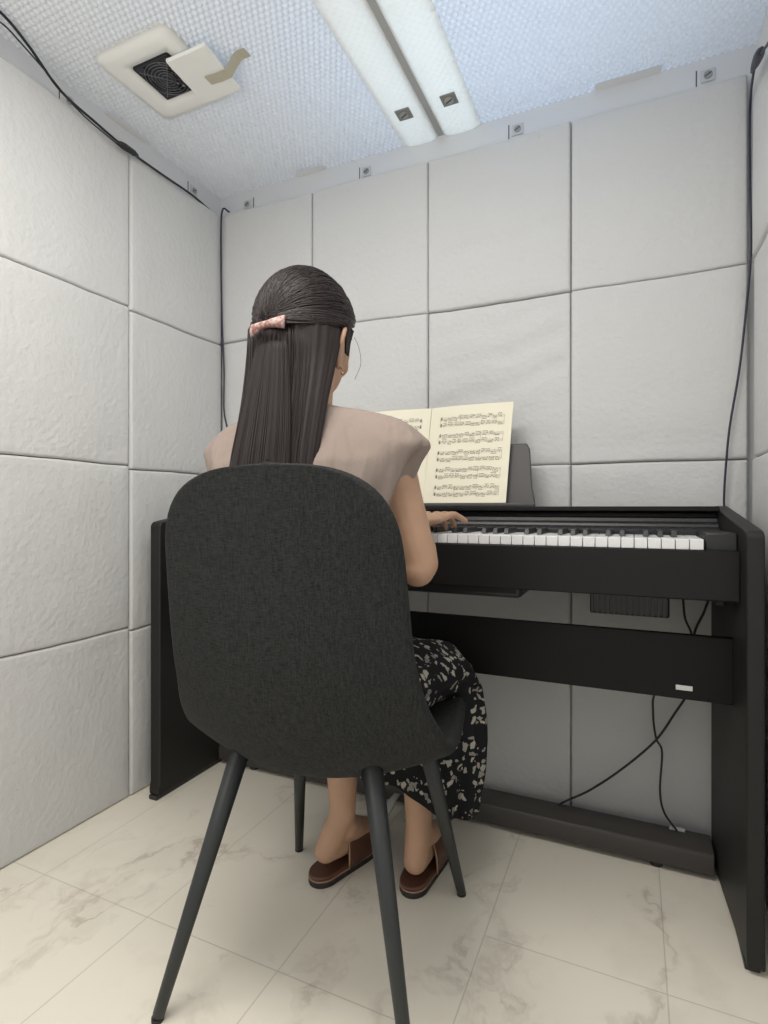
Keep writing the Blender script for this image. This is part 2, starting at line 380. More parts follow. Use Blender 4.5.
# ------------------------------------------------------------------ acoustic panels
ZR = [0.0, 0.462, 0.912, 1.350, 1.783]
def panel(axis, a0, a1, z0, z1, surf, thick, label, group, seed):
    """axis 'x': lies in the XZ plane at y=surf facing -Y; 'l' left wall facing +X; 'r' right wall facing -X"""
    rnd = random.Random(seed)
    nu, nv = 26, 30; g = 0.0007; rr = 0.0075
    a0 += g; a1 -= g; z0 += g; z1 -= g
    tilt = rnd.uniform(-.004, .004); ox = rnd.uniform(0, 90)
    slump = rnd.uniform(0.002, .005)
    def put(a, z, d):   # d = distance out of the wall
        if axis == 'x': return Vector((a, WY1-d, z))
        if axis == 'l': return Vector((WX0+d, a, z))
        return Vector((WX1-d, a, z))
    def spread(n, lo, hi):
        t = [0, .15, .35, .65, 1.0]
        e = [lo+rr*q for q in t]; m = [lo+rr+(hi-lo-2*rr)*k/(n-8) for k in range(1, n-8)]
        return e+m+[hi-rr*q for q in reversed(t)]
    U = spread(nu, a0, a1); V = spread(nv, z0, z1)
    front = []
    for z in V:
        row = []
        for a in U:
            du = min(a-a0, a1-a); dv = min(z-z0, z1-z)
            e = 1.0
            for d in (du, dv):
                if d < rr: e *= 0.70+0.30*math.sqrt(max(0, 1-(1-d/rr)**2))
            depth = thick*e
            w = nz(a+ox, z, ox, 4.0)*0.0045+nz(a, z+ox, 3, 11)*0.0016
            fall = min(1, min(du, dv)/.03)
            # dents close to the edges where the sheet is pushed into its neighbours
            w += -0.004*max(0, nz(a*1.7, z*1.7, ox, 5))*(1-min(1, dv/.08))
            depth += w*fall
            # horizontal soft creases
            for cz, ca, amp in creases.get(seed, []):
                q = (z-cz-ca*(a-a0)-0.006*math.sin(a*25))/.007
                depth -= amp*math.exp(-q*q)*fall
            wob = nz(a*3, z*3, ox, 3)*0.0035
            fr = (z-z0)/(z1-z0)
            wz = lambda q: 0 if q < .01 else (.0045 if axis == 'x' else .006)*(nz(a*3.2, q*9, 1.7)*1.6+nz(a*14, q*9, 4)*.35)
            row.append(put(a, z+(1-fr)*wz(z0)+fr*wz(z1), depth))
        front.append(row)
    mb = MB(); n = len(U)
    v = [p for r in front for p in r]; f = []
    for i in range(len(V)-1):
        for j in range(n-1): f.append((i*n+j, i*n+j+1, (i+1)*n+j+1, (i+1)*n+j))
    # border going back to the wall
    bd = [(0, j) for j in range(n)]+[(i, n-1) for i in range(1, len(V))]+[(len(V)-1, j) for j in range(n-2, -1, -1)]+[(i, 0) for i in range(len(V)-2, 0, -1)]
    base = len(v)
    for i, j in bd: v.append(put(U[j], V[i], 0.001))
    m = len(bd)
    for k in range(m):
        a = bd[k]; b = bd[(k+1) % m]
        f.append((a[0]*n+a[1], base+k, base+(k+1) % m, b[0]*n+b[1]))
    f.append(tuple(base+k for k in range(m)))
    o = mb.add(v, f).build('acoustic_panel', FELT, smooth=True)
    tag(o, label, 'wall panel', group)
    return o
creases = {  # seed: (height at left edge, slope, depth)
    23: [(1.27, .14, .006), (1.17, .20, .007), (1.07, .26, .008), (1.02, .12, .006)],
    24: [(0.955, .02, .003)],
    13: [(1.57, .05, .0025)], 33: [(1.49, .10, .006), (1.66, .03, .003)],
    12: [(1.60, .06, .002)], 43: [(1.0, .03, .003)],
}
rown = {3: 'top row', 2: 'second row down', 1: 'third row down', 0: 'bottom row'}
XB = [-1.272, -0.915, -0.532, -0.147, 0.236]
coln = ['beside the left corner', 'second from the left corner', 'above the sheet music', 'beside the right corner']
coln_low = ['beside the left corner', 'second from the left corner', 'third from the left corner', 'beside the right corner']
for c in range(4):
    for r in range(4):
        cn = coln[c] if r > 1 else coln_low[c]
        panel('x', XB[c], XB[c+1], ZR[r], ZR[r+1], 0, .030+(.004 if (c+r) % 2 else 0), f'white felt panel on back wall, {rown[r]}, {cn}', 'felt panels on the back wall', 10*(3-r)+c+11 if False else (r*10+c+1))
for k, (y0, y1) in enumerate(((0.724, 1.107), (1.107, 1.478))):
    for r in range(4):
        where = ['nearest the camera', 'beside the back corner'][k]
        panel('l', y0, y1, ZR[r]+(.006 if k == 0 else -.004)*(r > 0), ZR[r+1]+(.012 if r == 3 and k == 0 else .006 if k == 0 else -.004), 0, .030+.003*k, f'white felt panel on the left wall, {rown[r]}, {where}', 'felt panels on the left wall', 50+r*10+k)
for r in range(4):
    panel('r', 1.068, 1.450, ZR[r], ZR[r+1], 0, .032+(.003 if r % 2 else 0), f'narrow visible edge of white felt panel on the right wall, {rown[r]}', 'felt panels on the right wall', 90+r)

# ------------------------------------------------------------------ ceiling and upper wall fittings
def fastener(loc, nrm, up, label, group, col, colp, size=.026):
    n = Vector(nrm); u = Vector(up); s = n.cross(u); loc = Vector(loc)
    t = thing('wall_fastener' if abs(n.z) < .5 else 'ceiling_fastener', label, 'fastener', loc, group)
    def blk(hu, hs, d0, d1, cu=0, cs=0):
        m = MB(); v = []
        for d in (d0, d1):
            for a, b in ((-1,-1),(1,-1),(1,1),(-1,1)): v.append(loc+u*(cu+a*hu)+s*(cs+b*hs)+n*d)
        return m.add(v, [(0,1,2,3),(4,5,6,7),(0,1,5,4),(1,2,6,5),(2,3,7,6),(3,0,4,7)])
    blk(size/2, size/2, 0.0003, .004).build('plate', colp, t, bevel=.0015)
    MB().cyl(loc+n*.004, loc+n*.0065, size*.31, n=24).build('screw_head', col, t, bevel=.0006)
    sl = blk(size*.05, size*.26, .0064, .0071)
    ang = .5; M = Matrix.Rotation(ang, 3, n); sl.v = [loc+M @ (p-loc) for p in sl.v]
    sl.build('slot', SLOT, t)
    return t, blk
for x, z, w in ((-1.184, 1.816, 'nearest the left corner'), (-0.739, 1.816, 'left of the ceiling strip'), (-0.286, 1.817, 'right of the ceiling strip'), (0.159, 1.820, 'nearest the right corner')):
    t, blk = fastener((x, WY1, z), (0, -1, 0), (0, 0, 1), f'small pale screw fastener above the back wall panels, {w}', 'screw fasteners above the felt panels', CAPM, CAPL, .030)
    blk(.019, .0012, .0003, .0012, 0, .024 if x > -1.1 else -.024).build('slit', SLOT, t)
for y, w in ((1.380, 'beside the back corner'), (0.945, 'nearest the camera')):
    t, blk = fastener((WX0, y, 1.822), (1, 0, 0), (0, 0, 1), f'small pale screw fastener above the left wall panels, {w}', 'screw fasteners above the felt panels', CAPM, CAPL, .030)
    blk(.019, .0012, .0003, .0012, 0, .024).build('slit', SLOT, t)
fastener((-0.560, 1.370, ZC-.0145), (0, 0, -1), (0, 1, 0), 'dark grey square fastener on the left flange of the ceiling strip', 'ceiling strip fasteners', CAPM, CAPD, .040)
fastener((-0.434, 1.368, ZC-.0145), (0, 0, -1), (0, 1, 0), 'dark grey square fastener on the right flange of the ceiling strip', 'ceiling strip fasteners', CAPM, CAPD, .040)
# tape pieces at the wall and ceiling joint
def tape(x0, x1, y0, y1, z0, z1, label):
    tag(box(x0, x1, y0, y1, z0, z1).build('tape_strip', WTAPE, bevel=.0003), label, 'tape', 'white tape on the ceiling joint')
tape(-0.98, -0.88, WY1-.028, WY1-.001, ZC-.0060, ZC-.0052, 'short white tape strip on the ceiling by the back wall, left of the strip')
tape(-0.09, 0.06, WY1-.028, WY1-.001, ZC-.0060, ZC-.0052, 'short white tape strip on the ceiling by the back wall, right of the strip')
tape(WX0+.001, WX0+.022, 1.05, 1.19, ZC-.0060, ZC-.0052, 'short white tape strip on the ceiling along the left wall')

# ventilation fan
fx, fy, fz = -1.042, 1.018, ZC
fan = thing('ventilation_fan', 'black round-grille ventilation fan set in white foam on the ceiling', 'fan', (fx, fy, fz-.03))
hs = .054
m = MB(); m.box(fx-hs, fx+hs, fy-hs, fy-hs+.004, fz-.016, fz-.001).box(fx-hs, fx+hs, fy+hs-.004, fy+hs, fz-.016, fz-.001)
m.box(fx-hs, fx-hs+.004, fy-hs+.004, fy+hs-.004, fz-.016, fz-.001).box(fx+hs-.004, fx+hs, fy-hs+.004, fy+hs-.004, fz-.016, fz-.001)
m.box(fx-hs, fx+hs, fy-hs, fy+hs, fz-.004, fz-.001)
for sx in (-1, 1):
    for sy in (-1, 1): m.box(fx+sx*.040-.012, fx+sx*.040+.012, fy+sy*.040-.012, fy+sy*.040+.012, fz-.016, fz-.004)
m.build('fan_frame', FANM, fan)
MB().cyl((fx, fy, fz-.004), (fx, fy, fz-.0135), .019, n=24).build('fan_hub', FANM, fan)
for k in range(7):
    a = 2*PI*k/7; d = Vector((math.cos(a), math.sin(a), 0)); s = Vector((-d.y, d.x, 0)); c = Vector((fx, fy, fz-.009))
    rings = []
    for rr_, hw in ((.018, .007), (.034, .012), (.048, .014)):
        p = c+d*rr_; q = s*hw+Vector((0, 0, .005)); e = Vector((0, 0, .0007))
        rings.append([p-q-e, p+q-e, p+q+e, p-q+e])
    MB().loft(rings).build('fan_blade', FANM, fan, smooth=False)
m = MB()
for r_ in (.012, .020, .028, .036, .044, .051):
    m.tube([(fx+r_*math.cos(2*PI*k/40), fy+r_*math.sin(2*PI*k/40), fz-.0175) for k in range(41)], .0008, 6, caps=False)
for a in (PI/4, 3*PI/4):
    d = Vector((math.cos(a), math.sin(a), 0))*.062
    m.tube([Vector((fx, fy, fz-.0190))-d, Vector((fx, fy, fz-.0190))+d], .0009, 6)
m.build('fan_grille', WIRE, fan, smooth=True)
def soft_frame(x0, x1, y0, y1, hx0, hx1, hy0, hy1, z0, z1):
    rings = []
    def rect(a0, a1, b0, b1, z, r=.02):
        out = []
        for cx_, cy_, st in ((a1-r, b1-r, 0), (a0+r, b1-r, 90), (a0+r, b0+r, 180), (a1-r, b0+r, 270)):
            for k in range(6):
                an = R(st+k*18); out.append((cx_+r*math.cos(an), cy_+r*math.sin(an), z))
        return out
    e = .021
    seq = [rect(x0, x1, y0, y1, z1), rect(x0, x1, y0, y1, z0+e), rect(x0+.004, x1-.004, y0+.004, y1-.004, z0+.004), rect(x0+e, x1-e, y0+e, y1-e, z0),
           rect(hx0-e, hx1+e, hy0-e, hy1+e, z0, .012), rect(hx0-.003, hx1+.003, hy0-.003, hy1+.003, z0+.004, .006), rect(hx0, hx1, hy0, hy1, z0+e, .005), rect(hx0, hx1, hy0, hy1, z1, .005)]
    v = [p for s_ in seq for p in s_]; n = 24; f = []
    for i in range(len(seq)):
        for j in range(n):
            a = i*n+j; b = i*n+(j+1) % n; i2 = (i+1) % len(seq); f.append((a, b, i2*n+(j+1) % n, i2*n+j))
    return MB().add(v, f)
foam = tag(soft_frame(-1.165, -.935, .905, 1.135, fx-hs-.002, fx+hs+.002, fy-hs-.002, fy+hs+.002, fz-.018, fz-.0005).build('foam_surround', FOAM, smooth=True),
           'soft white foam frame around the black ceiling fan', 'foam pad')
m = MB(); n = 12
v = []
for z in (fz-.031, fz-.0215):
    for i in range(n+1):
        for j in range(n+1):
            x = -1.000+.118*i/n-.012*(j/n-.5); y = .965+.142*j/n
            v.append((x, y, z+.0016*nz(x, y, z, 40)))
K = (n+1)**2; f = []
for i in range(n):
    for j in range(n):
        a = i*(n+1)+j; f += [(a, a+1, a+n+2, a+n+1), (K+a, K+a+n+1, K+a+n+2, K+a+1)]
ed = [(i, 0) for i in range(n+1)]+[(n, j) for j in range(1, n+1)]+[(i, n) for i in range(n-1, -1, -1)]+[(0, j) for j in range(n-1, 0, -1)]
for k in range(len(ed)):
    a = ed[k][0]*(n+1)+ed[k][1]; b = ed[(k+1) % len(ed)]; b = b[0]*(n+1)+b[1]; f.append((a, b, K+b, K+a))
tag(m.add(v, f).build('foam_flap', FOAM, smooth=True, bevel=.003), 'small white foam square half covering the right edge of the ceiling fan', 'foam pad')
pts = [(-.940, fz-.0330), (-.910, fz-.0334), (-.882, fz-.0325), (-.868, fz-.022), (-.852, fz-.009), (-.840, fz-.0045), (-.822, fz-.0040)]
rings = [[(x, 1.034+.003*math.sin(i), z), (x, 1.060+.003*math.sin(i), z), (x, 1.060+.003*math.sin(i), z-.0008), (x, 1.034+.003*math.sin(i), z-.0008)] for i, (x, z) in enumerate(pts)]
tag(MB().loft(rings).build('masking_tape', TAPE, smooth=False), 'beige masking tape strip holding the foam flap to the ceiling', 'tape')

# ------------------------------------------------------------------ piano
PX0, PX1 = -1.218, 0.184       # inner faces are 0.035 further in on the left; PX1 is the inner face on the right
piano = thing('digital_piano', 'charcoal digital piano on a panel stand against the back wall', 'piano', (-0.51, 1.28, 0))
def P(mb, name, mat, parent=None, **kw): return mb.build(name, mat, parent or piano, **kw)
def side_prof(front_y, back_y, xin_f, xin_b, t, name, lab=None):
    # slanted top, rounded front corner, small forward foot
    pr = [(back_y, .012), (back_y, .800), (back_y-.03, .802), (front_y+.024, .762)]
    for k in range(7):
        a = R(90*k/6); pr.append((front_y+.016-.016*math.sin(a), .744+.016*math.cos(a)))
    pr += [(front_y, .045), (front_y-.004, .030), (front_y-.004, .012)]
    rings = []
    for dx in (0, t):
        ring = []
        for y, z in pr:
            k = (y-front_y)/(back_y-front_y); ring.append((xin_f+(xin_b-xin_f)*k+dx, y, z))
        rings.append(ring)
    return MB().loft(rings)
sp = P(side_prof(1.122, 1.440, .176, .158, .027, 'side_panel'), 'side_panel', PIANOV, bevel=.003)
P(box(.174, .198, 1.13, 1.42, 0.0, .012), 'foot', PLAST, sp, bevel=.002)
sp = P(side_prof(1.127, 1.440, -1.216, -1.216, .036, 'side_panel'), 'side_panel', PIANOV, bevel=.003)
P(box(-1.212, -1.184, 1.118, 1.42, 0.0, .012), 'foot', PLAST, sp, bevel=.002)
LX, RX = -1.180, .166
# key bed, key slip, cheek blocks
P(box(LX, RX+.008, 1.165, 1.183, .628, .721), 'key_slip', PIANO, bevel=.003)
P(box(LX, RX, 1.184, 1.425, .640, .700), 'key_bed', PIANO, bevel=.002)
P(box(.1200, RX+.006, 1.184, 1.400, .701, .752), 'cheek_block', PLAST, bevel=.003)
P(box(LX, -1.1070, 1.184, 1.400, .701, .752), 'cheek_block', PLAST, bevel=.003)
# fallboard: stepped black bands rising behind the keys, and the top
pr = [(1.322, .702), (1.322, .750), (1.330, .756), (1.342, .757), (1.345, .764), (1.362, .767), (1.365, .776), (1.376, .778), (1.379, .787), (1.384, .789), (1.384, .702)]
P(MB().loft([[(x, y, z) for y, z in pr] for x in (LX+.001, RX-.004)]), 'fallboard', PLAST, bevel=.0012)
P(box(LX, RX-.002, 1.352, 1.440, .7905, .8015), 'top_board', PIANO, bevel=.002)
P(box(LX, RX-.006, 1.426, 1.440, .600, .790), 'back_board', PIANO, bevel=.002)
# underside box and amplifier grille
P(box(-1.10, -.220, 1.20, 1.38, .603, .6395), 'speaker_box', PLAST, bevel=.01)
sb = P(box(-.087, .066, 1.27, 1.40, .572, .6395), 'grille_box', PLAST, bevel=.004)
m = MB()
for k in range(14):
    x = -.084+.0106*k; m.box(x, x+.0045, 1.264, 1.2695, .574, .625)
P(m, 'slat_row', PLAST, sb)
# keys
w = 1.222/52; kx = -1.1045
for i in range(52):
    x = kx+w*i
    m = MB(); m.box(x+.0006, x+w-.0006, 1.171, 1.321, .7205, .7405)
    P(m, 'white_key', WKEY, bevel=.0012)
pat = {0: 'A', 1: 'B', 2: 'C', 3: 'D', 4: 'E', 5: 'F', 6: 'G'}
offs = {'A': .0010, 'C': -.0015, 'D': .0015, 'F': -.0020, 'G': 0}
for i in range(51):
    L_ = pat[i % 7]
    if L_ in ('B', 'E'): continue
    c = kx+w*(i+1)+offs[L_]
    y0, y1, z0, z1 = 1.222, 1.320, .7410, .7530
    v = [(c-.0055, y0, z0), (c+.0055, y0, z0), (c+.0055, y1, z0), (c-.0055, y1, z0), (c-.0046, y0+.008, z1), (c+.0046, y0+.008, z1), (c+.0046, y1, z1), (c-.0046, y1, z1)]
    P(MB().add(v, [(0,3,2,1),(4,5,6,7),(0,1,5,4),(1,2,6,5),(2,3,7,6),(3,0,4,7)]), 'black_key', BKEY, bevel=.0012)
# stand
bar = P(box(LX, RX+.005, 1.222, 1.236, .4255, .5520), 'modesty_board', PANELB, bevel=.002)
pl = P(box(.074, .103, 1.2205, 1.2218, .4435, .4530), 'name_plate', SILV, bar, bevel=.0005)
m = MB()
for k in range(6): m.box(.064+.0043*k, .0665+.0043*k, 1.2430, 1.2434, .4490, .4535)
P(m, 'plate_mark', CAPM, pl) if False else None
pr = [(1.362, .014), (1.360, .050), (1.364, .058), (1.372, .061), (1.440, .061), (1.440, .014)]
base = P(MB().loft([[(x, y, z) for y, z in pr] for x in (LX, RX-.010)]), 'base_board', BROWNP, bevel=.002)
for x in (.045, -.51, -1.06):
    P(MB().cyl((x, 1.385, .0), (x, 1.385, .016), .014, n=20), 'base_foot', PLAST, base)
for k, x in enumerate((-.575, -.510, -.445)):   # pedals, hidden behind the player
    p_ = MB()
    rings = []
    for y, hw, z in ((1.361, .008, .034), (1.33, .009, .034), (1.30, .013, .030), (1.275, .014, .026), (1.268, .009, .024)):
        rings.append([(x-hw, y, z-.003), (x+hw, y, z-.003), (x+hw, y, z+.003), (x-hw, y, z+.003)])
    P(p_.loft(rings), 'pedal', SILV, bevel=.001)
# corner bracket under the key bed at the right
P(box(.150, .166, 1.30, 1.40, .600, .640), 'bracket', PLAST, bevel=.002)
# music rest
def rest_pt(x, s, d):   # s along slope 0..1, leaning back
    return (x, 1.386+.028*s-d, .803+.156*s)
pr = []
xs = [(-.795, -.225)]
x0, x1 = -.800, -.218
out = [(x0-.000, 0), (x0+.010, .30), (x0+.016, .75), (x0+.018, .90), (x0+.026, 1.0), (x1-.026, 1.0), (x1-.018, .90), (x1-.016, .75), (x1-.010, .30), (x1, 0)]
P(MB().loft([[rest_pt(x, s, d) for x, s in out] for d in (0, .010)]), 'music_rest', GREYP, bevel=.003, segs=3)
P(box(-.80, -.218, 1.352, 1.376, .8018, .8100), 'rest_ledge', GREYP, bevel=.002)

# ------------------------------------------------------------------ sheet music
bk = thing('sheet_music_book', 'open cream sheet music book with printed staves on the piano rest', 'sheet music', (-.487, 1.38, .81))
BH = .255
def page_pt(side, u, s, d=0.0):
    """u 0..1 from the spine outwards, s 0..1 upwards"""
    wd = .218
    curve = .010*math.sin(PI*min(1, u*1.0))*(1-.3*u)
    x = -.505+side*wd*u*(1.0)+(.010*s if side > 0 else .008*s)
    y = 1.366+.046*s-curve-(.012 if u > 0 else .012)*0-d+.006*(1-u)
    z = .8105+BH*s-.006*(side < 0)*0
    return Vector((x, y-.002, z))
for side, nm in ((1, 'right_page'), (-1, 'left_page')):
    nu_, ns_ = 14, 8; v = []
    for d in (0, .004):
        for i in range(nu_+1):
            for j in range(ns_+1): v.append(page_pt(side, i/nu_, j/ns_, d))
    K = (nu_+1)*(ns_+1); f = []; q = ns_+1
    for i in range(nu_):
        for j in range(ns_):
            a = i*q+j; f += [(a, a+1, a+q+1, a+q), (K+a, K+a+q, K+a+q+1, K+a+1)]
    ed = [(i, 0) for i in range(nu_+1)]+[(nu_, j) for j in range(1, ns_+1)]+[(i, ns_) for i in range(nu_-1, -1, -1)]+[(0, j) for j in range(ns_-1, 0, -1)]
    for k in range(len(ed)):
        a = ed[k][0]*q+ed[k][1]; b = ed[(k+1) % len(ed)]; b = b[0]*q+b[1]; f.append((a, b, K+b, K+a))
    pg = MB().add(v, f).build('page', PAPER, bk, smooth=True)
    pg.data.set_sharp_from_angle(angle=R(35))
    # printed music: five systems of two staves
    ink = MB()
    def quad(u0, u1, s0, s1, skew=0, n=1):
        for k in range(n):
            a = u0+(u1-u0)*k/n; b = u0+(u1-u0)*(k+1)/n; k0 = skew*k/n; k1 = skew*(k+1)/n
            ink.add([page_pt(side, a, s0+k0, .0043), page_pt(side, b, s0+k1, .0043), page_pt(side, b, s1+k1, .0043), page_pt(side, a, s1+k0, .0043)], [(0, 1, 2, 3)])
    rnd = random.Random(3+side)
    for sysn in range(5):
        top = .885-sysn*.178; uL, uR = (.13, .91) if side > 0 else (.10, .90)
        for st in range(2):
            sb_ = top-.030-st*.068
            for l in range(5):
                s_ = sb_+l*.0065; quad(uL, uR, s_, s_+.0009, n=14)
            u = uL+.05
            quad(uL+.010, uL+.022, sb_-.004, sb_+.034); quad(uL+.006, uL+.028, sb_+.008, sb_+.018)
            while u < uR-.03:
                g = rnd.choice((3, 4, 4)); stp = .0165; sk = rnd.uniform(-.008, .008); up = rnd.random() < .5
                bs = sb_+(.036 if up else -.012)+rnd.uniform(-.003, .005)
                for k in range(g):
                    uu = u+k*stp
                    if uu > uR-.02: break
                    s_ = sb_+rnd.choice((0, 3, 6, 10, 13, 17, 20))*.001+sk*k/g
                    quad(uu-.006, uu+.006, s_, s_+.0062)
                    if up: quad(uu+.0045, uu+.0065, s_+.004, bs)
                    else: quad(uu-.0065, uu-.0045, bs, s_+.002)
                quad(u-.006, min(u+(g-1)*stp+.0065, uR), bs, bs+.004, n=2)
                u += g*stp+rnd.uniform(.004, .016)
        for ub in (uL, uL+.26, uL+.52, uR): quad(ub, ub+.0022, top-.098, top-.004)
    ink.build('printed_notes', INK, pg)

# ------------------------------------------------------------------ cables
def cable(name, pts, r, mat, label, cat='cable', k=8, group=None):
    return tag(MB().tube(smooth_path(pts, k), r, 8).build(name, mat, smooth=True), label, cat, group)
def ray(u, v, **p):
    """a place on a known plane seen at photo position (u, v): used only to lay things out in metres"""
    t = R(24.3); a = (u-384)/554; dx = a*math.cos(t)-math.sin(t); dy = a*math.sin(t)+math.cos(t); dz = -(v-507)/554
    if 'x' in p: s = p['x']/dx
    elif 'y' in p: s = p['y']/dy
    else: s = (p['z']-.8)/dz
    return (dx*s, dy*s, .8+dz*s)
lw = WX0+.040
cable('power_cable', [ray(-50, -28, z=1.853), ray(0, 12, z=1.853), ray(28, 45, z=1.848)]+[ray(u, v, x=lw) for u, v in ((60, 90), (95, 122), (128, 150), (160, 173), (192, 195))]+[(-1.285, 1.44, 1.786)], .0032, CABLE,
      'thick black cable running along the top of the left wall panels', group=None)
cable('thin_cable', [ray(-50, -12, z=1.846), ray(0, 22, z=1.846), ray(20, 42, z=1.842)]+[ray(u, v, x=lw+.006) for u, v in ((48, 74), (80, 112), (122, 148))], .0018, CABLE,
      'thin black cable beside the thick one above the left wall panels')
a = Vector(ray(118, 142, x=lw+.008)); b = Vector(ray(138, 156, x=lw+.008)); d = b-a
tag(MB().tube([a, a+d*.15, a+d*.3, a+d*.8, b], [.0035, .0075, .009, .008, .0035], 10).build('cable_connector', CABLE, smooth=True), 'black inline connector on the cable above the left wall panels', 'connector')
cable('corner_cable', [(-1.250, 1.495, 1.80)]+[ray(u, v, y=1.462) for u, v in ((222, 212), (221, 260), (222, 320), (224, 370), (224, 410), (228, 433), (231, 470), (231, 540))], .0028, DCABLE,
      'dark cable hanging down the left back corner of the booth')
cable('hanging_cable', [ray(785, 15, x=.215), ray(767, 45, x=.215), ray(755, 66, x=.218), ]+[ray(u, v, y=1.462) for u, v in ((750, 110), (750, 180), (751, 250), (747, 300), (740, 365), (730, 425), (726, 465), (724, 503))]+[(.190, 1.458, .74), (.15, 1.462, .66)], .0024, DCABLE,
      'dark blue cable hanging down the back wall by the right corner')
a = Vector(ray(762, 48, x=.214)); b = Vector(ray(752, 72, x=.220)); d = b-a
tag(MB().tube([a, a+d*.15, a+d*.35, a+d*.7, b], [.003, .008, .009, .007, .003], 10).build('cable_connector', DCABLE, smooth=True), 'dark connector at the top of the cable by the right corner', 'connector')
cable('adapter_cable', [ray(u, v, y=1.418) for u, v in ((683, 598), (685, 618), (692, 640), (680, 672), (656, 692), (653, 712), (656, 738), (662, 752), (660, 790), (664, 812))]+[(.088, 1.410, .070)], .0024, CABLE,
      'thin black cable dropping straight behind the stand to the base board')
cable('mains_cable', [ray(u, v, y=1.426) for u, v in ((709, 598), (704, 612), (694, 636), (700, 665), (690, 690), (675, 713), (655, 741), (622, 769), (590, 790), (562, 803))]+[(-.175, 1.449, .040), (-.20, 1.449, .012)], .0026, CABLE,
      'black cable curving away to the left behind the base board')
tg = ray(677, 829, z=.064)
tag(box(tg[0]-.016, tg[0]+.016, tg[1]-.005, tg[1]+.005, .0615, .067).build('plug', SILV, bevel=.001), 'small pale plug lying on the base board of the stand', 'plug')

# ------------------------------------------------------------------ chair
ch = thing('dining_chair', 'charcoal fabric bucket chair with black metal legs behind the player', 'chair', (0, 0, 0))
CX, CY, CA = -0.500, 0.905, R(8)
def cw(x, y, z): return Vector((CX+x*math.cos(CA)-y*math.sin(CA), CY+x*math.sin(CA)+y*math.cos(CA), z))
prof = [(-.262, .862), (-.256, .79), (-.249, .70), (-.241, .60), (-.228, .52), (-.205, .455), (-.160, .402), (-.10, .382), (-.03, .378), (.07, .388), (.155, .408), (.215, .404)]
dense = smooth_path([(0, p[0], p[1]) for p in prof], 10); cum = [0]
for i in range(1, len(dense)): cum.append(cum[-1]+(dense[i]-dense[i-1]).length)
LT = cum[-1]
def at_s(s_):
    for i in range(1, len(cum)):
        if s_ <= cum[i]: return dense[i-1].lerp(dense[i], (s_-cum[i-1])/(cum[i]-cum[i-1]))
    return dense[-1]
sl = [.0008, .003, .008, .016, .028, .045, .07, .10, .135]
kk = int((LT-.09-.135)/.03); sl += [.135+(LT-.225)*k/kk for k in range(1, kk)]+[LT-q for q in (.09, .065, .045, .028, .015, .006, .001)]
NS = len(sl); NUU = 25
wid = [(0, .176, .010), (.08, .176, .014), (.20, .180, .024), (.32, .184, .034), (.40, .192, .048), (.50, .210, .060), (.60, .219, .056), (.75, .218, .036), (.90, .210, .018), (1.0, .200, .006)]
G = []; NR = []
for s_ in sl:
    hw, wr = interp(wid, s_/LT)
    if s_ < .135: hw *= (1-(1-s_/.135)**2.9)**(1/2.6)
    if s_ > LT-.09: hw *= (1-(1-(LT-s_)/.09)**2.6)**(1/2.6)
    tg_ = (at_s(min(LT, s_+.012))-at_s(max(0, s_-.012))).normalized(); nrm = Vector((0, -tg_.z, tg_.y)); row = []
    fw = interp(wid, s_/LT)[0]; p = at_s(s_)
    for j in range(NUU):
        x = hw*math.sin((-1+2*j/(NUU-1))*1.15)/math.sin(1.15); th = abs(x)/fw*1.15
        row.append(Vector((x, p.y, p.z))+nrm*(wr*(1-math.cos(th))/(1-math.cos(1.15))))
    G.append(row); NR.append(nrm)
TH = .026
v = []; f = []
def gnormal(i, j):
    a = G[min(i+1, NS-1)][j]-G[max(i-1, 0)][j]; b = G[i][min(j+1, NUU-1)]-G[i][max(j-1, 0)]
    n = b.cross(a).normalized(); ref = NR[i]
    return n if n.dot(ref) > 0 else -n
for layer in (0, 1):
    for i in range(NS):
        for j in range(NUU):
            p = G[i][j]-gnormal(i, j)*(TH*layer)
            v.append(cw(p.x, p.y, p.z))
K = NS*NUU
for i in range(NS-1):
    for j in range(NUU-1):
        a = i*NUU+j; f += [(a, a+1, a+NUU+1, a+NUU), (K+a, K+a+NUU, K+a+NUU+1, K+a+1)]
ed = [(0, j) for j in range(NUU)]+[(i, NUU-1) for i in range(1, NS)]+[(NS-1, j) for j in range(NUU-2, -1, -1)]+[(i, 0) for i in range(NS-2, 0, -1)]
# rim: a middle loop pushed outwards so that the edge is padded
mid = []
for i, j in ed:
    a = i*NUU+j; pm = (v[a]+v[K+a])/2
    i2 = min(max(i, 1), NS-2); j2 = min(max(j, 1), NUU-2)
    inn = (v[i2*NUU+j2]+v[K+i2*NUU+j2])/2; o_ = (pm-inn)
    if o_.length > 1e-6: o_.normalize()
    mid.append(pm+o_*.010)
mb0 = len(v); v += mid; n = len(ed)
for k in range(n):
    a = ed[k][0]*NUU+ed[k][1]; b = ed[(k+1) % n]; b = b[0]*NUU+b[1]
    f += [(a, mb0+k, mb0+(k+1) % n, b), (mb0+k, K+a, K+b, mb0+(k+1) % n)]
MB().add(v, f).build('seat_shell', WEAVE, ch, smooth=True, subsurf=1)
# seam piping round the rim
rim = [mid[k] for k in range(n)]+[mid[0], mid[1]]
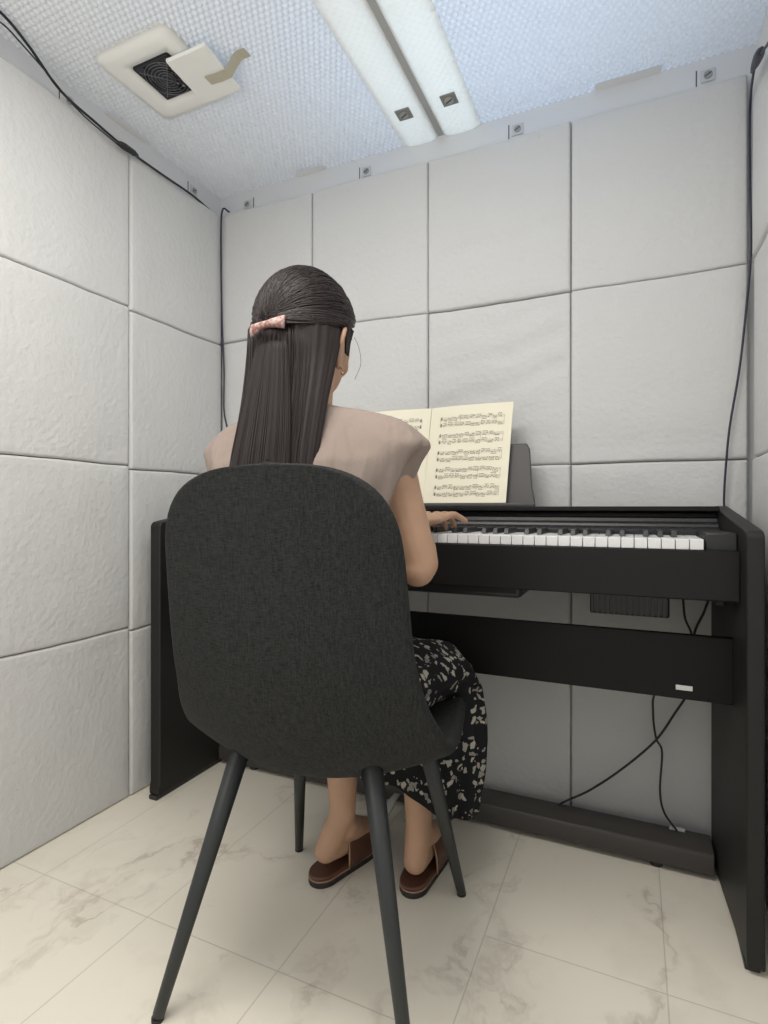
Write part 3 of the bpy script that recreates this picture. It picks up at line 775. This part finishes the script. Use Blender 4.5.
# legs and mounting frame
legs = [((-.677, .642), (-.592, .715)), ((-.288, .722), (-.352, .750)), ((-.712, 1.096), (-.640, .990)), ((-.325, 1.108), (-.354, .970))]
for n_l, ((fx_, fy_), (tx, ty)) in enumerate(legs):
    kz = 1.16 if n_l < 2 else 1.04
    lg = MB().tube([(fx_, fy_, .004), (fx_+(tx-fx_)*.02, fy_+(ty-fy_)*.02, .012), (fx_+(tx-fx_)*kz, fy_+(ty-fy_)*kz, .362*kz)], [.0085, .0095, .0165], 16).build('leg', LEGM, ch, smooth=True)
    MB().cyl((fx_, fy_, 0), (fx_, fy_, .006), .0095, n=16).build('foot_cap', SOLE, lg)
m = MB()
m.tube([(-.545, .850, .351), (-.360, .975, .362)], .007, 8); m.tube([(-.425, .850, .351), (-.632, .975, .362)], .007, 8)
m.build('seat_frame', LEGM, ch, smooth=True)

# ------------------------------------------------------------------ the player
HX, HY = -.540, .850
pr_ = thing('person', 'person seen from behind in a beige top and black floral skirt, playing the piano', 'person', (-.53, .90, 0))
def remesh(o, vox, it=5, fac=.6):
    r = o.modifiers.new('remesh', 'REMESH'); r.mode = 'VOXEL'; r.voxel_size = vox; r.use_smooth_shade = True
    s_ = o.modifiers.new('smooth', 'SMOOTH'); s_.iterations = it; s_.factor = fac
def limb(mb, pts, rad, k=6):
    P_ = smooth_path(pts, k); T = []
    for i in range(len(pts)-1):
        for j in range(k): T.append(rad[i]+(rad[i+1]-rad[i])*j/k)
    T.append(rad[-1]); mb.tube(P_, T, 16); mb.ball(pts[0], rad[0]); mb.ball(pts[-1], rad[-1])
FY = R(0)   # head turned a little to the right
HM = Matrix.Rotation(FY, 3, 'Z') @ Matrix.Rotation(R(-9), 3, 'X')
HC = Vector((HX-.003, HY+.010, 1.114))
def hp(x, y, z): return HC+HM @ Vector((x, y, z))
b = MB()
# torso under the clothes
for c, rx, ry, rz in (((-.535, .815, .53), .15, .10, .09), ((-.535, .82, .66), .125, .09, .10), ((-.54, .83, .78), .14, .09, .11), ((-.54, .84, .86), .15, .08, .07)):
    b.ball(c, rx, ry, rz)
limb(b, [(-.54, .845, .90), (-.54, .848, .97), (HX+.0, HY+.004, 1.06)], [.060, .050, .052])
# head
b.ball(HC, .074, .092, .098, HM); b.ball(hp(0, .034, -.052), .054, .054, .060, HM); b.ball(hp(0, .056, -.100), .024, .022, .020, HM)
b.ball(hp(0, .045, -.02), .062, .052, .06, HM)
b.tube([hp(0, .088, .004), hp(0, .100, -.028), hp(0, .096, -.036)], [.006, .0085, .007], 10)
for s_ in (-1, 1):
    b.ball(hp(s_*.034, .062, -.042), .022, .018, .020, HM)
    # ear: rim, lobe
    e = [hp(s_*.068, .012, -.016), hp(s_*.078, .002, -.004), hp(s_*.087, -.014, -.010), hp(s_*.086, -.018, -.030), hp(s_*.077, -.008, -.052), hp(s_*.070, .004, -.066)]
    b.tube(smooth_path(e, 4), .0050, 8); b.ball(hp(s_*.071, .003, -.066), .006, .007, .009, HM); b.ball(hp(s_*.073, -.003, -.034), .006, .016, .030, HM)
# arms
RS = (-.390, .865, .900); RE = (-.336, .888, .704); RW = (-.428, 1.118, .766)
LS = (-.692, .850, .895); LE = (-.765, .895, .712); LW_ = (-.690, 1.120, .766)
fing = []
for S_, E_, W_, sd in ((RS, RE, RW, 1), (LS, LE, LW_, -1)):
    S_, E_, W_ = Vector(S_), Vector(E_), Vector(W_)
    limb(b, [S_+Vector((-sd*.05, 0, .008)), S_, S_.lerp(E_, .5), E_], [.044, .043, .039, .034])
    limb(b, [E_, E_.lerp(W_, .3), E_.lerp(W_, .7), W_], [.034, .034, .028, .021])
    b.ball(E_+Vector((0, -.006, -.010)), .030)
    d = Vector((.16 if sd > 0 else .0, 1, 0)).normalized(); s = Vector((d.y, -d.x, 0))*sd    # s points to the little finger side
    palm = W_+d*.045+Vector((0, 0, .006))
    Mh = Matrix((s, d, Vector((0, 0, 1)))).transposed()
    b.ball(palm, .036, .050, .013, Mh); b.ball(W_+d*.07+Vector((0, 0, .008)), .036, .022, .012, Mh)
    b.ball(W_+d*.012, .024, .03, .016, Mh)
    for k, (so, ln, sp_) in enumerate(((-.027, .070, -.14), (-.009, .078, -.03), (.010, .072, .10), (.027, .058, .34))):
        kn = W_+d*(.084-abs(k-1.2)*.004)+s*so+Vector((0, 0, .010))
        fd = (d+s*sp_).normalized()
        lift = .006 if k == 3 and sd > 0 else 0
        p1 = kn+fd*ln*.42+Vector((0, 0, .007)); p2 = kn+fd*ln*.78+Vector((0, 0, -.004+lift)); p3 = kn+fd*ln*.98+Vector((0, 0, 0)); p3.z = .7500+lift*1.6
        if k == 3 and sd > 0: p3 = kn+fd*(ln+.012); p3.z = .766
        q = [kn-fd*.02, kn, p1, p2, p3]
        b.tube(smooth_path(q, 4), [.0090]*4+[.0090]*4+[.0084]*4+[.0076]*4+[.0068], 10); b.ball(p3, .0068); fing.append((p3, fd))
    tb = W_+d*.020-s*.024; tp = [tb, tb-s*.018+d*.022+Vector((0, 0, -.002)), tb-s*.026+d*.048+Vector((0, 0, -.006)), tb-s*.022+d*.068]
    tp[-1].z = .751
    b.tube(smooth_path(tp, 4), [.013]*4+[.0105]*4+[.0090]*4+[.0078], 10); b.ball(tp[-1], .0078); fing.append((tp[-1], d))
# legs and feet
for hipx, kn, ca, an, heel, toe in ((-.615, (-.620, 1.070, .462), (-.600, 1.095, .33), (-.578, 1.062, .135), (-.604, 1.034, .062), (-.560, 1.215, .036)),
                                    (-.455, (-.435, 1.080, .462), (-.425, 1.128, .33), (-.417, 1.103, .135), (-.419, 1.088, .056), (-.424, 1.270, .036))):
    limb(b, [(hipx, .83, .490), (hipx, .96, .476), kn], [.068, .060, .050])
    limb(b, [kn, ca, Vector(ca).lerp(Vector(an), .6), an], [.052, .048, .034, .028])
    H, T = Vector(heel), Vector(toe)
    limb(b, [an, (Vector(an)+H)/2+Vector((0, .004, 0)), H], [.028, .028, .025])
    limb(b, [Vector(an)+Vector((0, .012, -.035)), H.lerp(T, .5)+Vector((0, 0, .018)), H.lerp(T, .80), T], [.028, .028, .026, .016])
    limb(b, [H, H.lerp(T, .5)+Vector((0, 0, -.004)), T], [.025, .024, .016])
body = b.build('body', SKIN, pr_, smooth=True); remesh(body, .0034, 5, .5)
# face details
for s_ in (-1, 1):
    ey = MB().ball(hp(s_*.031, .078, .002), .0125).build('eye', EYEW, pr_, smooth=True)
    MB().ball(hp(s_*.031, .0885, .001), .0055, .003, .0055, HM).build('iris', IRIS, ey, smooth=True)
    MB().tube([hp(s_*.015, .098, .022), hp(s_*.032, .095, .027), hp(s_*.048, .084, .022)], [.0015, .0022, .001], 6).build('eyebrow', HAIR, pr_, smooth=True)
MB().tube([hp(-.020, .092, -.064), hp(-.008, .0985, -.061), hp(.008, .0985, -.061), hp(.020, .092, -.064)], [.002, .0045, .0045, .002], 8).build('lips', LIP, pr_, smooth=True)
# earring
er = MB(); er.ball(hp(.078, .002, -.072), .0026)
er.ball(hp(.080, .002, -.082), .0030); er.build('earring', GOLD, pr_, smooth=True)
for p3, fd in fing:
    MB().ball(p3+Vector((0, 0, .0052))+fd*.001, .0042, .0055, .0016).build('fingernail', NAIL, pr_, smooth=True)

def sring(c, hx, hy, n=48, ex=2.4, rot=0, fold=0, fk=9, ph=0, zt=0, axis='z', tilt=0):
    out = []
    for k in range(n):
        a = 2*PI*k/n; ca, sa = math.cos(a), math.sin(a)
        r = (abs(ca)**ex+abs(sa)**ex)**(-1/ex)
        m_ = 1+fold*math.sin(fk*a+ph)+fold*.6*math.sin((fk*2-1)*a+ph*2.3)
        x = hx*r*ca*m_; y = hy*r*sa*m_
        out.append((x, y))
    return out
# top: horizontal sections
sh = MB(); rings = []
tab_old = [(.470, .180, .115, .800), (.520, .178, .115, .803), (.580, .165, .108, .808), (.660, .158, .104, .815), (.740, .168, .106, .822), (.800, .182, .106, .828), (.850, .198, .102, .836),
       (.885, .212, .092, .842), (.900, .214, .084, .845), (.918, .196, .078, .846), (.938, .160, .070, .848), (.955, .118, .062, .850), (.968, .084, .058, .852), (.975, .066, .056, .853)]
tab = [(.470, .172, .112, .800), (.520, .172, .112, .803), (.580, .160, .105, .808), (.660, .155, .100, .815), (.740, .166, .094, .826), (.800, .184, .095, .832), (.840, .198, .094, .837),
       (.875, .212, .090, .842), (.903, .232, .078, .848), (.915, .222, .073, .848), (.932, .204, .066, .849), (.948, .180, .060, .850), (.960, .140, .056, .850), (.968, .105, .054, .852), (.975, .066, .052, .853)]
tt = [(t[0], t[1], t[2], t[3]) for t in tab]
zz = [tab[0][0]+(tab[-1][0]-tab[0][0])*k/60 for k in range(61)]
for z in zz:
    hx, hy, cy = interp(tt, z)
    fo = .004+.045*max(0, min(1, (.93-z)/.12))
    pts_ = sring(None, hx, hy, 72, 2.3, fold=0)
    ring = []
    for k, (x, y) in enumerate(pts_):
        a = 2*PI*k/72
        # drape folds fading towards the shoulders, hanging from the shoulder blades
        m_ = 1+fo*(math.sin(7*a+z*6)+.7*math.sin(13*a-z*9)+1.2*nz(math.cos(a)*2, math.sin(a)*2, z*3, 1.5))
        ca_ = R(1)
        X = x*m_*(1 if x > 0 else .95); Y = y*m_
        # right shoulder slightly forward
        ring.append((HX+.003+X*math.cos(ca_)-Y*math.sin(ca_), cy+X*math.sin(ca_)+Y*math.cos(ca_), z+.010*abs(x)/.2*(z > .9)*0))
    rings.append(ring)
sh.loft(rings)
for sd, S_, E_ in ((1, RS, RE), (-1, LS, LE)):   # cap sleeves: short cones over the upper arms
    S_, E_ = Vector(S_), Vector(E_)
    a = S_+Vector((-sd*.055, 0, .018)); bb = S_+Vector((sd*.002, .004, -.012)); c_ = S_+Vector((sd*.022, .010, -.050))
    sh.tube([S_+Vector((-sd*.05, 0, -.005)), S_+Vector((sd*.001, .002, -.012))], [.050, .050], 24)
shirt = sh.build('top', SHIRT, pr_, smooth=True); remesh(shirt, .0040, 2, .5)
# neckline edging
MB().tube([(HX+.002+.068*math.cos(2*PI*k/36), .852+.056*math.sin(2*PI*k/36), .973) for k in range(37)], .0028, 8, caps=False).build('neckline', SHIRT, shirt, smooth=True)

# skirt: sections that follow hips, thighs, knees and fall to the hem
path = [  # y, z, tilt (deg of the section plane from vertical), half width, half thickness, folds, centre x
    (.735, .500, 0, .172, .075, .00, -.530), (.80, .495, 0, .190, .080, .00, -.530), (.88, .482, 0, .193, .078, .01, -.526), (.95, .474, 0, .196, .072, .02, -.520),
    (1.02, .472, 8, .200, .068, .03, -.512), (1.085, .462, 32, .204, .070, .045, -.504), (1.120, .425, 62, .206, .070, .06, -.498), (1.130, .375, 82, .206, .069, .08, -.494),
    (1.132, .320, 92, .204, .068, .10, -.492), (1.132, .252, 94, .196, .070, .115, -.490), (1.130, .200, 94, .186, .069, .12, -.488)]
cp = smooth_path([(p[0], p[1], 0) for p in path], 5); rings = []
NP = len(cp)
for i, p in enumerate(cp):
    t = i/(NP-1)*(len(path)-1); k = min(int(t), len(path)-2); w_ = t-k
    q = [x+(y-x)*w_ for x, y in zip(path[k], path[k+1])]
    til = R(q[2]); up = Vector((0, math.sin(til), math.cos(til)))
    ring = []
    for kk, (x, y) in enumerate(sring(None, q[3], q[4], 96, 2.6)):
        a = 2*PI*kk/96
        m_ = 1+q[5]*(math.sin(8*a+t*.25)+.6*math.sin(15*a+1.3)+.5*nz(math.cos(a)*3, math.sin(a)*3, t, 1))
        m2 = 1+(q[5]*1.6)*(math.sin(8*a+t*.25)+.5*math.sin(15*a+1.3))+.03*nz(x*20, t*2, 5)
        P_ = Vector((q[6]+x*(1+.4*(m_-1)), p.x, p.y))+up*y*m2
        if i > NP-12: P_.z += (i-(NP-12))/11*(.016*math.sin(3*a+.6)-.040*max(0, math.cos(a))**2)
        ring.append(P_)
    rings.append(ring)
sk = MB(); sk.loft(rings, caps=False); n = 96
sk.f.append(tuple(reversed(range(n))))
o = sk.build('skirt', SKIRT, pr_, smooth=True)
so = o.modifiers.new('solid', 'SOLIDIFY'); so.thickness = .0025; so.offset = -1

# hair
cap = MB(); NU_, NV_ = 48, 30; v = []; f = []
RX_, RY_, RZ_ = .0872, .1045, .1130
def cap_pt(th, ph, k=1.0):
    """th polar from the crown, ph azimuth, 0 = right (x+), 90 = face"""
    x, y, z = RX_*math.sin(th)*math.cos(ph), RY_*math.sin(th)*math.sin(ph), RZ_*math.cos(th)
    ridge = .0012*math.sin(ph*23+th*5)+.0010*math.sin(ph*41-th*9)
    q = (k+ridge*8)
    return hp(x*q, y*q-.004, z*q+.000)
def lowth(ph):
    s = math.sin(ph)              # 1 face, -1 back
    if s > 0: return R(88)+R(4)*math.sin(min(1, s*2.2)*PI)-R(38)*min(1, s*1.5)**1.5
    return R(88)+R(18)*min(1, -s*1.6)
cg = []
for i in range(NV_+1):
    for j in range(NU_):
        ph = 2*PI*j/NU_; th = .001+lowth(ph)*i/NV_; v.append(cap_pt(th, ph))
for i in range(NV_):
    for j in range(NU_):
        a = i*NU_+j; b_ = i*NU_+(j+1) % NU_; f.append((a, a+NU_, b_+NU_, b_))
f2 = list(f)
K = len(v)
for i in range(NV_+1):
    for j in range(NU_):
        ph = 2*PI*j/NU_; th = .001+lowth(ph)*i/NV_; v.append(cap_pt(th, ph, .86))
f += [tuple(reversed([q+K for q in g])) for g in f2]
for j in range(NU_):
    a = NV_*NU_+j; b_ = NV_*NU_+(j+1) % NU_; f.append((a, K+a, K+b_, b_))
hair = MB().add(v, f)
hair_o = hair.build('hair', HAIR, pr_, smooth=True)
# long fall of hair behind the back
CLP = Vector(hp(-.012, -.104, -.012))
lt = [(1.112, -.543, .836, .082, .078), (1.085, -.542, .828, .083, .070), (1.05, -.541, .815, .082, .057), (1.02, -.540, .802, .081, .047), (.98, -.538, .786, .079, .038), (.90, -.539, .762, .078, .029), (.82, -.540, .744, .078, .023), (.74, -.540, .740, .074, .015), (.66, -.540, .740, .066, .011), (.62, -.540, .741, .055, .006)]
lt_r = list(reversed(lt)); rings = []
for k in range(50):
    z = .62+(1.112-.62)*k/49; cx_, cy_, hx, hy = interp(lt_r, z); ring = []
    for kk, (x, y) in enumerate(sring(None, hx, hy, 120, 2.2)):
        a = 2*PI*kk/120
        m_ = 1+.030*math.sin(31*a+nz(z, a, 0, 2)*1.5)+.022*math.sin(19*a+1+z*3)+.02*math.sin(47*a)
        rt = R(6); X = x*(1+(m_-1)*.3); Y = y*(1+(m_-1)*min(1, .03/hy))*(1 if y < 0 else .22)
        ring.append((cx_+X*math.cos(rt)-Y*math.sin(rt), cy_+X*math.sin(rt)+Y*math.cos(rt), z))
    rings.append(ring)
MB().loft(rings).build('hair_length', HAIR, hair_o, smooth=True)
# gathered lock below the clip, on top of the loose hair
lk = [(0.63, -.556, .726, .040, .010), (.74, -.556, .722, .055, .013), (.86, -.552, .731, .060, .014), (.94, -.550, .744, .052, .013), (1.00, -.549, .754, .043, .013), (1.05, -.548, .760, .035, .012), (1.085, -.546, .761, .028, .010), (1.100, -.546, .764, .022, .008)]
rings = []
for k in range(40):
    z = .63+(1.100-.63)*k/39; cx_, cy_, hx, hy = interp(lk, z); ring = []
    for kk, (x, y) in enumerate(sring(None, hx, hy, 80, 2.0)):
        a = 2*PI*kk/80; m_ = 1+.045*math.sin(21*a+z*2)+.03*math.sin(33*a)
        ring.append((cx_+x, cy_+y*m_, z))
    rings.append(ring)
MB().loft(rings).build('hair_lock', HAIR, hair_o, smooth=True)
# fine strands
st = MB(); rnd = random.Random(11)
def ell(p, k=1.02):   # push a local head point onto the cap surface
    q = Vector((p[0]/RX_, p[1]/RY_, p[2]/RZ_)); q.normalize(); q *= k
    return hp(q.x*RX_, q.y*RY_-.004, q.z*RZ_)
cl_l = Vector((-.010/RX_, -1.0, -.22)).normalized()
for k in range(300):
    ph = rnd.uniform(-.15, PI+.15); th = lowth(ph)*rnd.uniform(.55, .98)
    s0 = Vector((math.sin(th)*math.cos(ph), math.sin(th)*math.sin(ph), math.cos(th)))
    e0 = (cl_l+Vector((rnd.uniform(-.16, .16), 0, rnd.uniform(-.08, .10)))).normalized(); pts_ = []
    om = math.acos(max(-1, min(1, s0.dot(e0))))
    lift = rnd.uniform(1.0, 1.022)
    if om > 2.9: continue
    for i in range(15):
        t = i/14; q = (s0*math.sin((1-t)*om)+e0*math.sin(t*om))/math.sin(om)
        # sag with a rounded crown
        q.z += .18*math.sin(PI*t)*(1 if s0.z > .1 else .25); q.normalize(); q *= lift+.006
        pts_.append(hp(q.x*RX_, q.y*RY_-.004, q.z*RZ_))
    st.tube(pts_, .0009, 4)
for k in range(150):
    ph = rnd.uniform(-.45, .75); th = lowth(ph)*rnd.uniform(.93, 1.0); s0 = Vector((math.sin(th)*math.cos(ph), math.sin(th)*math.sin(ph), math.cos(th)))
    e0 = (cl_l+Vector((rnd.uniform(.0, .25), 0, rnd.uniform(-.05, .06)))).normalized(); om = math.acos(s0.dot(e0)); dz = rnd.uniform(-.07, .06); lift = rnd.uniform(1.012, 1.035); pts_ = []
    for i in range(15):
        t = i/14; q = (s0*math.sin((1-t)*om)+e0*math.sin(t*om))/math.sin(om); q.z += dz*math.sin(PI*t); q.normalize(); q *= lift
        pts_.append(hp(q.x*RX_, q.y*RY_-.004, q.z*RZ_))
    st.tube(pts_, .0010, 4)
for k in range(240):
    u = rnd.uniform(-1, 1); pts_ = []; depth = rnd.uniform(.98, 1.06); zb = rnd.uniform(.63, .75)
    for i in range(12):
        z = 1.108-(1.108-zb)*i/11; cx_, cy_, hx, hy = interp(lt_r, z)
        uu = u+.04*nz(k, z, 0, 3)
        X = hx*uu*1.0; yy = -hy*math.sqrt(max(0, 1-min(1, abs(uu))**2.2))*depth-.0005
        pts_.append((cx_+X, cy_+yy+X*.1, z))
    st.tube(pts_, .0009, 4)
for k in range(120):
    u = rnd.uniform(-1, 1); pts_ = []
    for i in range(12):
        z = 1.098-.455*i/11; cx_, cy_, hx, hy = interp(lk, z)
        pts_.append((cx_+hx*u, cy_-hy*math.sqrt(max(0, 1-u*u))*1.04-.0006, z))
    st.tube(pts_, .0009, 4)
for s_ in (-1, 1):     # short hair at the temples
    for k in range(90):
        y0 = rnd.uniform(.012, .036); e = rnd.uniform(0, 1); xo = rnd.uniform(0, .003)
        st.tube(smooth_path([hp(s_*(.0785-abs(y0)*.12+xo), y0, .012), hp(s_*(.0750-abs(y0)*.14+xo), y0*.85+.004, -.010), hp(s_*(.0700+xo-.06*abs(y0)), y0*.5+.018, -.022-.014*e)], 4), [.0013]*8+[.0006], 4)
# a loose strand in front of the ear
st.tube(smooth_path([hp(.074, .045, .005), hp(.082, .052, -.014), hp(.086, .056, -.044), hp(.076, .056, -.072)], 5), .0004, 4)

st.build('hair_strands', HAIR, hair_o, smooth=True)
# hair clip, a twisted fabric bow band
t = MB(); rings = []
for i in range(17):
    u = -1+2*i/16
    hw = .0058+.0055*abs(u)**1.4
    loc_ = Vector((-.003+.032*u, -.1165+.007*u*u, -.036+.004*u))
    x_, y_, z_ = loc_
    rings.append([hp(x_, y_+.004, z_-hw), hp(x_, y_+.004, z_+hw), hp(x_, y_-.001, z_+hw*.9), hp(x_, y_-.004, z_+hw*.3), hp(x_, y_-.004, z_-hw*.3), hp(x_, y_-.001, z_-hw*.9)])
cl = tag(t.loft(rings).build('hair_clip', CLIP, pr_, smooth=True), 'pink patterned hair clip')

# slippers
def slipper(heel, ang, label, lift=0):
    hx_, hy_ = heel; ca, sa = math.cos(ang), math.sin(ang)
    def w_(s, y, z): return Vector((hx_+s*ca+y*sa, hy_-s*sa+y*ca, z))
    t = thing('slipper', label, 'slipper', (hx_, hy_, 0), 'pair of brown slippers')
    LN = .245
    def outline(y):
        k = y/LN
        if k < .16: return .031*math.sqrt(max(0, 1-(1-k/.16)**2))
        if k > .72: return .042*math.sqrt(max(0, 1-((k-.72)/.28)**2.2))
        return .031+(.042-.031)*min(1, (k-.16)/.4)
    ys = [LN*(1-math.cos(PI*i/28))/2 for i in range(29)]
    def slab(z0, z1, k, dome=0):
        pts = [(outline(y)*k+.0002, y) for y in ys]+[(-outline(y)*k-.0002, y) for y in reversed(ys)]
        return MB().loft([[w_(s, y, z0) for s, y in pts], [w_(s, y, z1) for s, y in pts]])
    slab(0, .012, 1.0).build('sole', SOLE, t, bevel=.003)
    slab(.0125, .0150, 1.0).build('piping', PIPING, t, bevel=.001)
    slab(.0155, .0235, .97).build('insole', LEATHER, t, bevel=.003)
    # upper: vault over the front half
    rings = []; inner = []
    for i in range(20):
        y = .105+(LN-.110)*i/19; k = i/19
        hw = outline(y)*.98+.001; h = .050*(1-k**2.2)+.014
        ring = []
        for j in range(17):
            a = PI*j/16; back = .030*abs(math.cos(a))**1.5*(1-k)   # opening sweeps back at the sides
            ring.append(w_(hw*math.cos(a), y-back, .016+h*math.sin(a)**.8))
        for j in range(16, -1, -1):
            a = PI*j/16; back = .030*abs(math.cos(a))**1.5*(1-k)
            ring.append(w_((hw-.003)*math.cos(a), y-back, .016+max(0, h-.003)*math.sin(a)**.8))
        rings.append(ring)
    up = MB().loft(rings).build('upper', LEATHER, t, smooth=True)
    e = rings[0][:17]
    MB().tube(e, .0017, 8).build('opening_trim', PIPING, up, smooth=True)
    return t
slipper((-.616, .998), R(13), 'brown leather slipper with tan piping on the left foot')
slipper((-.420, 1.050), R(-1), 'brown leather slipper with tan piping on the right foot')
